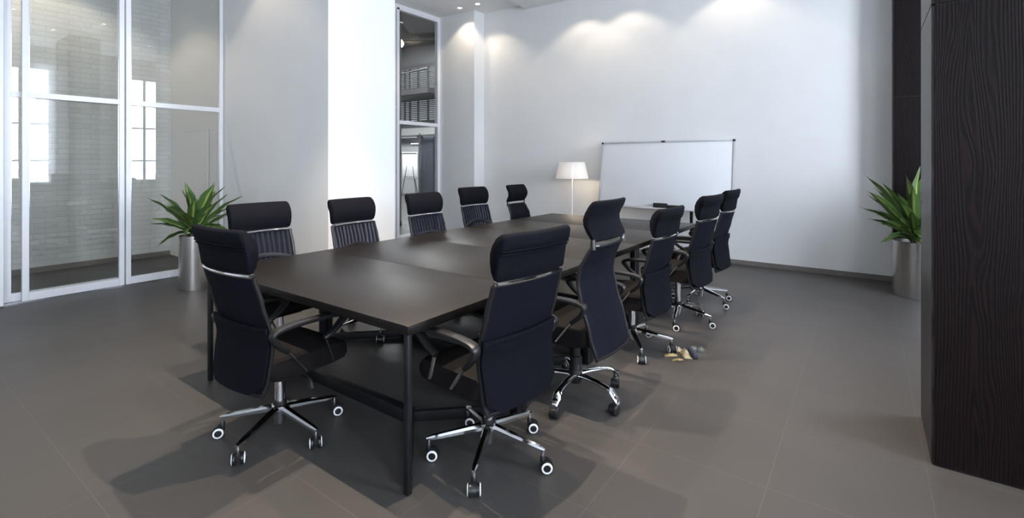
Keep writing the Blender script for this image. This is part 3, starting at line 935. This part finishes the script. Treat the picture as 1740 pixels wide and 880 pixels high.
BASE['B']['arm'] = data('base_spoke', arm_curved, M['chrome'], ang=50)

R_W = .0285
CAST = {}
def hood(bm):
    # fork hood over two wheels, stem socket at the origin axis, wheels trail behind at +x
    pts = []
    n = 10
    for s in (-1,):
        rings = []
        for k in range(n + 1):
            a = math.radians(-15 + 165 * k / n)
            ca, sa = math.cos(a), math.sin(a)
            rings.append([bm.verts.new((.018 + ca * r, y, R_W + sa * r)) for r, y in ((R_W + .004, -.013), (R_W + .004, .013), (R_W - .014, .013), (R_W - .014, -.013))])
        for A, B in zip(rings, rings[1:]):
            for j in range(4): bm.faces.new((A[j], A[(j + 1) % 4], B[(j + 1) % 4], B[j]))
        bm.faces.new(list(reversed(rings[0]))); bm.faces.new(rings[-1])
    lathe(bm, [(0, .045), (.0125, .045), (.0125, .072), (.009, .078), (0, .078)], 12)
    box(bm, (.008, -.009, R_W - .008), (.028, .009, R_W + .02))
CAST['hood'] = data('caster', hood, M['plastic'])
def wheel(bm, s):
    lathe(bm, [(0, 0), (R_W - .004, 0), (R_W, s * .003), (R_W, s * .012), (R_W - .005, s * .016), (R_W - .010, s * .0165), (0, s * .0185)], 26, axis='y', c=(.018, s * .011, R_W))
def rim(bm, s):
    lathe(bm, [(R_W - .0110, s * .0160), (R_W - .0100, s * .0195), (R_W - .004, s * .0185), (R_W - .002, s * .0150), (R_W - .0110, s * .0160)], 26, axis='y', c=(.018, s * .011, R_W))
for s, nm in ((-1, 'a'), (1, 'b')):
    CAST['wheel' + nm] = data('wheel', lambda bm, s=s: wheel(bm, s), M['plastic'])
    CAST['rim' + nm] = data('wheel_rim', lambda bm, s=s: rim(bm, s), M['ring'])

def office_chair(x, y, hd, star, kind, label, casts, base=None, dz=0.0, group='high-backed black office chairs', roll=0.0):
    """hd: compass of the seat in degrees from +x; star: compass of one base spoke"""
    base = base or kind
    rz = math.radians(hd - 90)
    t = thing('office_chair', label, 'chair', (x, y, 0), rz, group)
    D = CH[kind]
    up = (0, 0, dz)
    link('seat', D['seat'], t, up); link('seat_mechanism', D['seat_mechanism'], t, up)
    link('tilt_lever', D['tilt_lever'], t, up)
    link('backrest', D['backrest_mesh'], t, up); link('back_frame', D['back_frame'], t, up)
    if D['back_cover']: link('back_cover', D['back_cover'], t, up)
    link('headrest', D['headrest'], t, up)
    tag(link('headrest_bar', D['headrest_bar'], t, up), 'chrome bar under the headrest')
    for nm in 'LR':
        a = link('armrest', D['armrest' + nm], t, up)
        tag(link('armrest_rod', D['rear_rod' + nm], a), 'grey metal rod'); tag(link('armrest_rod', D['front_rod' + nm], a), 'grey metal rod')
    B = BASE[base]
    link('gas_lift', B['column'], t); link('collar', B['collar'], t); link('hub', B['hub'], t)
    for k in range(5):
        a = math.radians(star + 72 * k) - rz
        link('base_spoke', B['arm'], t, (0, 0, 0), (0, 0, a))
        ca = math.radians(casts[k % len(casts)]) - rz
        r = .298 if base == 'A' else .305
        c = link('caster', CAST['hood'], t, (r * math.cos(a), r * math.sin(a), 0), (0, 0, ca))
        for nm in 'ab':
            link('wheel', CAST['wheel' + nm], c)
            if base == 'A': tag(link('wheel_rim', CAST['rim' + nm], c), 'white wheel rim')
    return t

CHAIRS = [
    # x, y, heading, star, kind, base, dz, casters, label
    (-2.58, 1.42, 92, 5, 'A', 'A', -.01, (151, 61, 61, 241, 151), 'black office chair at the near end of the table, its back to the left plant'),
    (-3.60, 1.98, 0, 46, 'N', 'A', -.015, (45, 210, 210, 105, 135), 'black net-backed office chair on the far side, nearest the left plant'),
    (-3.49, 2.78, 4, 42, 'N', 'A', -.02, (45, 225, 120, 135, 315), 'black mesh office chair standing in front of the bright white wall block'),
    (-3.43, 3.605, 1.5, 46, 'N', 'A', -.01, (45, 225, 120, 315, 315), 'black mesh office chair standing in front of the tall narrow window'),
    (-3.66, 4.645, -2, 12, 'N', 'A', .0, (225, 225, 210, 135, 135), 'black mesh office chair standing below the white pilaster, fourth along the far side'),
    (-3.75, 5.60, 2, 8, 'B', 'B', -.09, (136, 208, 280, 352, 64), 'wavy-backed black office chair at the far corner of the table nearest the floor lamp'),
    (-1.543, 1.935, 173, 8, 'A', 'A', .0, (39, 39, 30, 39, -51), 'large black office chair in front, side of the table by the free corner leg'),
    (-1.49, 2.75, 180, -84, 'B', 'B', .0, (-80, -100, -70, 120, 200), 'black office chair with wavy back, gap under the headrest and plain black casters'),
    (-1.51, 3.72, 177, -55, 'A', 'A', -.03, (-62, -50, 22, 22, 22), 'black office chair beside the litter on the floor'),
    (-1.42, 4.60, 174, -7, 'A', 'A', .02, (18, -72, 18, 18, 18), 'black office chair second from the whiteboard end on the near long side'),
    (-1.42, 5.38, 177, -28, 'A', 'A', .03, (15, 15, 15, 15, 15), 'farthest black office chair on the right side, beside the whiteboard'),
]
for x, y, hd, star, kind, base, dz, casts, label in CHAIRS:
    office_chair(x, y, hd, star, kind, label, casts, base, dz)

# ------------------------------------------------------------------ potted plants
def potted_plant(x, y, pr, ph, crown, tips, label, seed, hidden=()):
    rr = random.Random(seed)
    t = thing('potted_plant', label, 'plant', (x, y, 0), 0, None)
    part('pot', lambda bm: lathe(bm, [(0, 0), (pr - .012, 0), (pr - .012, .012), (pr, .014), (pr, ph - .003), (pr - .003, ph), (pr - .009, ph), (pr - .010, ph - .05), (0, ph - .05)], 48), M['pot'], t)
    part('soil', lambda bm: lathe(bm, [(0, ph - .03), (pr * .5, ph - .032), (pr - .012, ph - .042), (pr - .012, ph - .05), (0, ph - .05)], 28), M['soil'], t)
    def canes(bm):
        for k in range(4):
            a = k * PI / 2 + .4
            tube(bm, [(.03 * math.cos(a), .03 * math.sin(a), ph - .05), (.04 * math.cos(a), .04 * math.sin(a), ph + .06 + .05 * (k % 2))], [.014, .011], seg=8)
    part('stem', canes, M['stem'], t)
    rv = Vector((math.cos(.6256), math.sin(.6256), 0)); fv = Vector((-math.sin(.6256), math.cos(.6256), 0))
    def leaves(bm):
        uvl = bm.loops.layers.uv.new('UVMap')
        def leaf(base, tip, wid, droop=0.0, roll=0.0):
            base, tip = Vector(base), Vector(tip)
            d = tip - base; L = d.length
            hz = Vector((d.x, d.y, 0))
            mid = base + d * .5 + Vector((0, 0, .10 * L + droop))
            if hz.length > 1e-4: mid -= hz.normalized() * .06 * L
            n = 12; rows = []
            for k in range(n + 1):
                s = k / n
                p = base * (1 - s) ** 2 + mid * 2 * s * (1 - s) + tip * s * s
                tg = ((mid - base) * (1 - s) + (tip - mid) * s).normalized()
                side = tg.cross(Vector((0, 0, 1)))
                if side.length < .05: side = Vector((math.cos(roll * 3), math.sin(roll * 3), 0))
                side.normalize()
                side = (Matrix.Rotation(roll, 3, tg) @ side)
                nr = side.cross(tg).normalized()
                w_ = wid * (.42 + .58 * math.sin(PI * min(1, s * .62 + .19)) ** 1.2) * (1 if s < .62 else max(.02, 1 - ((s - .62) / .38) ** 1.7))
                row = []
                for j in range(5):
                    u = -1 + j / 2
                    row.append(bm.verts.new(p + side * (u * w_) + nr * (abs(u) ** 1.5 * w_ * .45 + .004 * math.sin(s * 20 + u))))
                rows.append(row)
            for k in range(n):
                for j in range(4):
                    f = bm.faces.new((rows[k][j], rows[k][j + 1], rows[k + 1][j + 1], rows[k + 1][j]))
                    for lp, (uu, vv) in zip(f.loops, ((j / 4, k / n), ((j + 1) / 4, k / n), ((j + 1) / 4, (k + 1) / n), (j / 4, (k + 1) / n))):
                        lp[uvl].uv = (uu, vv)
        extra = []
        for tip in tips:
            q = rr.uniform(.60, .86)
            extra.append((tip[0] * q + rr.uniform(-.08, .08), ph + (tip[1] - ph) * q + rr.uniform(-.03, .05), tip[2] * q + rr.uniform(-.10, .10), .036))
        for tip in list(tips) + extra:
            a, h, dep = tip[0], tip[1], tip[2]
            if y > 6: dep = min(dep, (.16 - .586 * a) / .81)     # leaves stop short of the pillar behind
            wid = tip[3] if len(tip) > 3 else .034
            b = rv * (a * .10 + rr.uniform(-.02, .02)) + fv * (dep * .10 + rr.uniform(-.02, .02)) + Vector((0, 0, ph + crown + rr.uniform(-.05, .05)))
            e = rv * a + fv * dep + Vector((0, 0, h))
            leaf(b, e, wid * 1.32 * rr.uniform(.9, 1.1), .05 if h < ph + .1 else 0.0, rr.uniform(-.5, .5))
    me = data('foliage', leaves, M['leaf'], ang=80)
    link('foliage', me, t)
    return t

# tips: (sideways, height, depth) in metres from the pot's axis as the leaves stand
potted_plant(-6.38, 2.47, .152, .625, .05, [
    (-.47, 1.06, -.10, .040), (-.43, 1.09, .06, .040), (-.27, 1.11, -.18, .042), (-.12, 1.24, .02, .046), (.02, 1.17, -.14, .040), (.165, 1.245, .14, .036), (.26, 1.215, -.02, .048),
    (.31, 1.18, .10, .042), (.53, 1.07, .08, .038), (-.37, .83, -.16, .034), (-.28, .52, -.20, .036), (.36, 1.00, -.20, .042), (.20, 1.05, -.30, .042), (-.10, 1.00, -.33, .042), (-.20, 1.06, .28, .042),
    (.05, 1.12, .34, .042), (.42, .88, .18, .038), (.40, .75, -.10, .038), (-.33, .92, .20, .038), (.10, .90, -.36, .040), (-.05, 1.05, .10, .042), (.25, .65, -.30, .036), (.46, .60, .02, .036)],
    'green variegated strap-leaf plant in a slim steel pot by the glass partition', 3)
potted_plant(.44, 6.98, .205, .605, .04, [
    (-.56, 1.33, .0, .038), (-.60, 1.16, -.10, .040), (-.58, .97, .04, .032), (-.52, .91, -.12, .038), (-.49, .60, -.14, .042), (-.30, 1.25, .10, .036), (-.14, 1.34, -.04, .040), (.04, 1.43, -.02, .038),
    (-.16, 1.19, -.16, .040), (-.16, .80, -.30, .036), (-.44, .84, .10, .036), (-.35, 1.05, -.22, .040), (-.40, 1.10, .18, .040), (.16, 1.38, .05, .040), (.24, 1.25, -.12, .040), (.34, 1.30, .04, .040),
    (.45, 1.12, -.05, .040), (.50, .95, .10, .038), (.46, .75, -.12, .038), (.10, 1.10, -.28, .042), (.0, 1.25, .12, .040), (-.25, .95, -.25, .040), (.25, .9, -.30, .040), (-.05, 1.0, .22, .040), (-.28, .72, -.18, .036)],
    'green strap-leaf plant in a wide steel pot beside the oak pillars', 5)

# ------------------------------------------------------------------ floor lamp
fl = thing('floor_lamp', 'white floor lamp with drum shade left of the whiteboard', 'lamp', (-3.98, 7.22, 0))
part('base', lambda bm: lathe(bm, [(0, 0), (.15, 0), (.152, .008), (.145, .018), (.02, .026), (0, .026)], 36), M['white'], fl)
part('pole', lambda bm: lathe(bm, [(0, .02), (.011, .02), (.011, 1.40), (0, 1.40)], 16), M['white'], fl)
part('lamp_shade', lambda bm: lathe(bm, [(.272, 1.205), (.274, 1.205), (.213, 1.475), (.211, 1.475), (.272, 1.205)], 48), M['shade'], fl)
part('shade_ring', lambda bm: [tube(bm, [(.01 * math.cos(a), .01 * math.sin(a), 1.40), (.214 * math.cos(a), .214 * math.sin(a), 1.465)], .003, seg=6) for a in (0.3, 2.4, 4.5)], M['white'], fl)
part('bulb', lambda bm: lathe(bm, [(0, 1.28), (.028, 1.30), (.03, 1.33), (.015, 1.37), (.013, 1.40), (0, 1.40)], 16, c=(.03, 0, 0)), emit_mat('lamp bulb glow', (1.0, .82, .58), 4.0), fl)
light('lamp glow', 'POINT', 6.0, (1.0, .82, .58), (.03, 0, 1.27), fl, shadow_soft_size=.04)

# ------------------------------------------------------------------ whiteboard on its stand
WBX0, WBX1 = -3.50, -1.50
tilt = math.radians(8)
wb = thing('whiteboard', 'large wheeled whiteboard tilted on a dark stand against the far wall', 'whiteboard', ((WBX0 + WBX1) / 2, 7.33, 0))
Wb = (WBX1 - WBX0) / 2; Hb = .50; ZC = 1.285
rot = (-tilt, 0, 0)
bd = part('writing_board', boxes(((-Wb, -.012, -Hb), (Wb, .012, Hb), .003)), M['board'], wb, (0, 0, ZC), rot)
part('board_frame', boxes(((-Wb - .012, -.02, -Hb - .012), (-Wb + .010, .018, Hb + .012), .004), ((Wb - .010, -.02, -Hb - .012), (Wb + .012, .018, Hb + .012), .004),
                          ((-Wb + .010, -.02, Hb - .010), (Wb - .010, .018, Hb + .012), .004), ((-Wb + .010, -.02, -Hb - .012), (Wb - .010, .018, -Hb + .010), .004)), M['alu'], bd)
part('corner_cap', boxes(*[((sx * Wb - .016, -.024, sz * Hb - .016), (sx * Wb + .016, .022, sz * Hb + .016), .006) for sx in (-1, 1) for sz in (-1, 1)]), M['plastic'], bd)
part('clip', boxes(((-.03, -.026, Hb - .008), (.03, .02, Hb + .018), .003)), M['plastic'], bd)
part('pen_tray', boxes(((-.62, -.10, -Hb - .030), (.62, -.018, -Hb - .018), .003), ((-.62, -.104, -Hb - .030), (.62, -.098, -Hb - .004), .002)), M['alu'], bd)
for x in (Wb - .095, ):
    part('fixing_knob', lambda bm, x=x: lathe(bm, [(0, -.024), (.012, -.024), (.014, -.016), (.014, -.010), (0, -.010)], 14, axis='y', c=(x, 0, -.30)), M['plastic'], bd)
for s in (-1, 1):
    x = .42 if s > 0 else -.88
    p = part('stand_post', boxes(((x - .02, .03, .09), (x + .02, .06, 1.35), .004)), M['steel'], wb)
    part('stand_bracket', boxes(((x - .018, .0, 1.20), (x + .018, .04, 1.28), .003)), M['steel'], wb)
    f = part('stand_foot', boxes(((x - .022, -.30, .06), (x + .022, .22, .095), .006)), M['steel'], wb)
    for yy in (-.26, .18):
        part('wheel', lambda bm, x=x, yy=yy: lathe(bm, [(0, -.012), (.028, -.012), (.031, -.006), (.031, .006), (.028, .012), (0, .012)], 20, axis='x', c=(x, yy, .031)), M['plastic'], f)
part('cross_bar', boxes(((-.87, .035, .30), (.41, .055, .34), .004)), M['steel'], wb)
def on_tray(lx, name, label, cat, build, m, group=None):
    p = Matrix.Translation(wb.location) @ Matrix.Translation((0, 0, ZC)) @ Euler(rot).to_matrix().to_4x4()
    o = part(name, build, m)
    o.matrix_world = p @ Matrix.Translation((lx, -.058, -Hb - .0175))
    return tag(o, label, cat, group)
on_tray(.02, 'board_eraser', 'wide black eraser on the whiteboard tray, the left of two', 'eraser', boxes(((-.11, -.026, 0), (.10, .026, .085), .012)), M['plastic'])
on_tray(.225, 'board_eraser', 'lower black eraser on the whiteboard tray, behind the headrest of a chair', 'eraser', boxes(((-.10, -.026, 0), (.09, .026, .062), .010)), M['plastic'])
on_tray(.555, 'marker_pen', 'short black marker at the right end of the whiteboard tray', 'marker', lambda bm: tube(bm, [(-.045, 0, .011), (.03, 0, .011), (.032, 0, .011), (.05, 0, .011)], [.010, .010, .0085, .0085], seg=12), M['plastic'])

# ------------------------------------------------------------------ litter on the floor
def litter(name, label, x, y, rz, build, m):
    o = part(name, build, m, None, (x, y, 0), (0, 0, rz))
    return tag(o, label, 'litter', 'litter on the floor by the chair')
def tray(bm):
    # shallow clear lid: floor and four low walls
    box(bm, (-.055, -.04, .001), (.055, .04, .003))
    for a, b in (((-.055, -.04, .003), (.055, -.037, .022)), ((-.055, .037, .003), (.055, .04, .022)), ((-.055, -.037, .003), (-.052, .037, .022)), ((.052, -.037, .003), (.055, .037, .022))): box(bm, a, b)
litter('plastic_box', 'open clear plastic box lying on the floor tiles', -1.055, 3.955, .5, tray, M['clear'])
def crumple(sx, sy, h, seed):
    def f(bm):
        r2 = random.Random(seed); nx, ny = 9, 7
        P = [[Vector(((i / (nx - 1) - .5) * sx + r2.uniform(-.004, .004), (j / (ny - 1) - .5) * sy + r2.uniform(-.004, .004), .004 + h * (math.sin(PI * i / (nx - 1)) * math.sin(PI * j / (ny - 1))) * r2.uniform(.5, 1.0))) for j in range(ny)] for i in range(nx)]
        grid_slab(bm, lambda i, j: P[i][j], nx, ny, .003, lambda i, j: Vector((0, 0, 1)))
    return f
litter('wrapper', 'cream paper wrapper lying along the dark packet', -1.118, 3.803, -1.0, crumple(.15, .055, .05, 1), M['cream'])
litter('wrapper', 'small crumpled cream scrap at the left of the litter', -1.195, 3.86, .2, crumple(.07, .06, .035, 2), M['cream'])
litter('packet', 'dark blue glossy packet in the middle of the litter', -1.07, 3.835, -1.0, lambda bm: box(bm, (-.075, -.016, .002), (.075, .016, .04), .008), M['navy'])
litter('foil_strip', 'shiny yellow foil strip nearest the viewer in the litter', -1.135, 3.67, .75, crumple(.085, .022, .012, 4), M['gold'])
litter('wrapper', 'flat brownish crumpled scrap between the caster and the foil strip', -1.205, 3.73, .8, crumple(.10, .045, .018, 6), M['gold'])
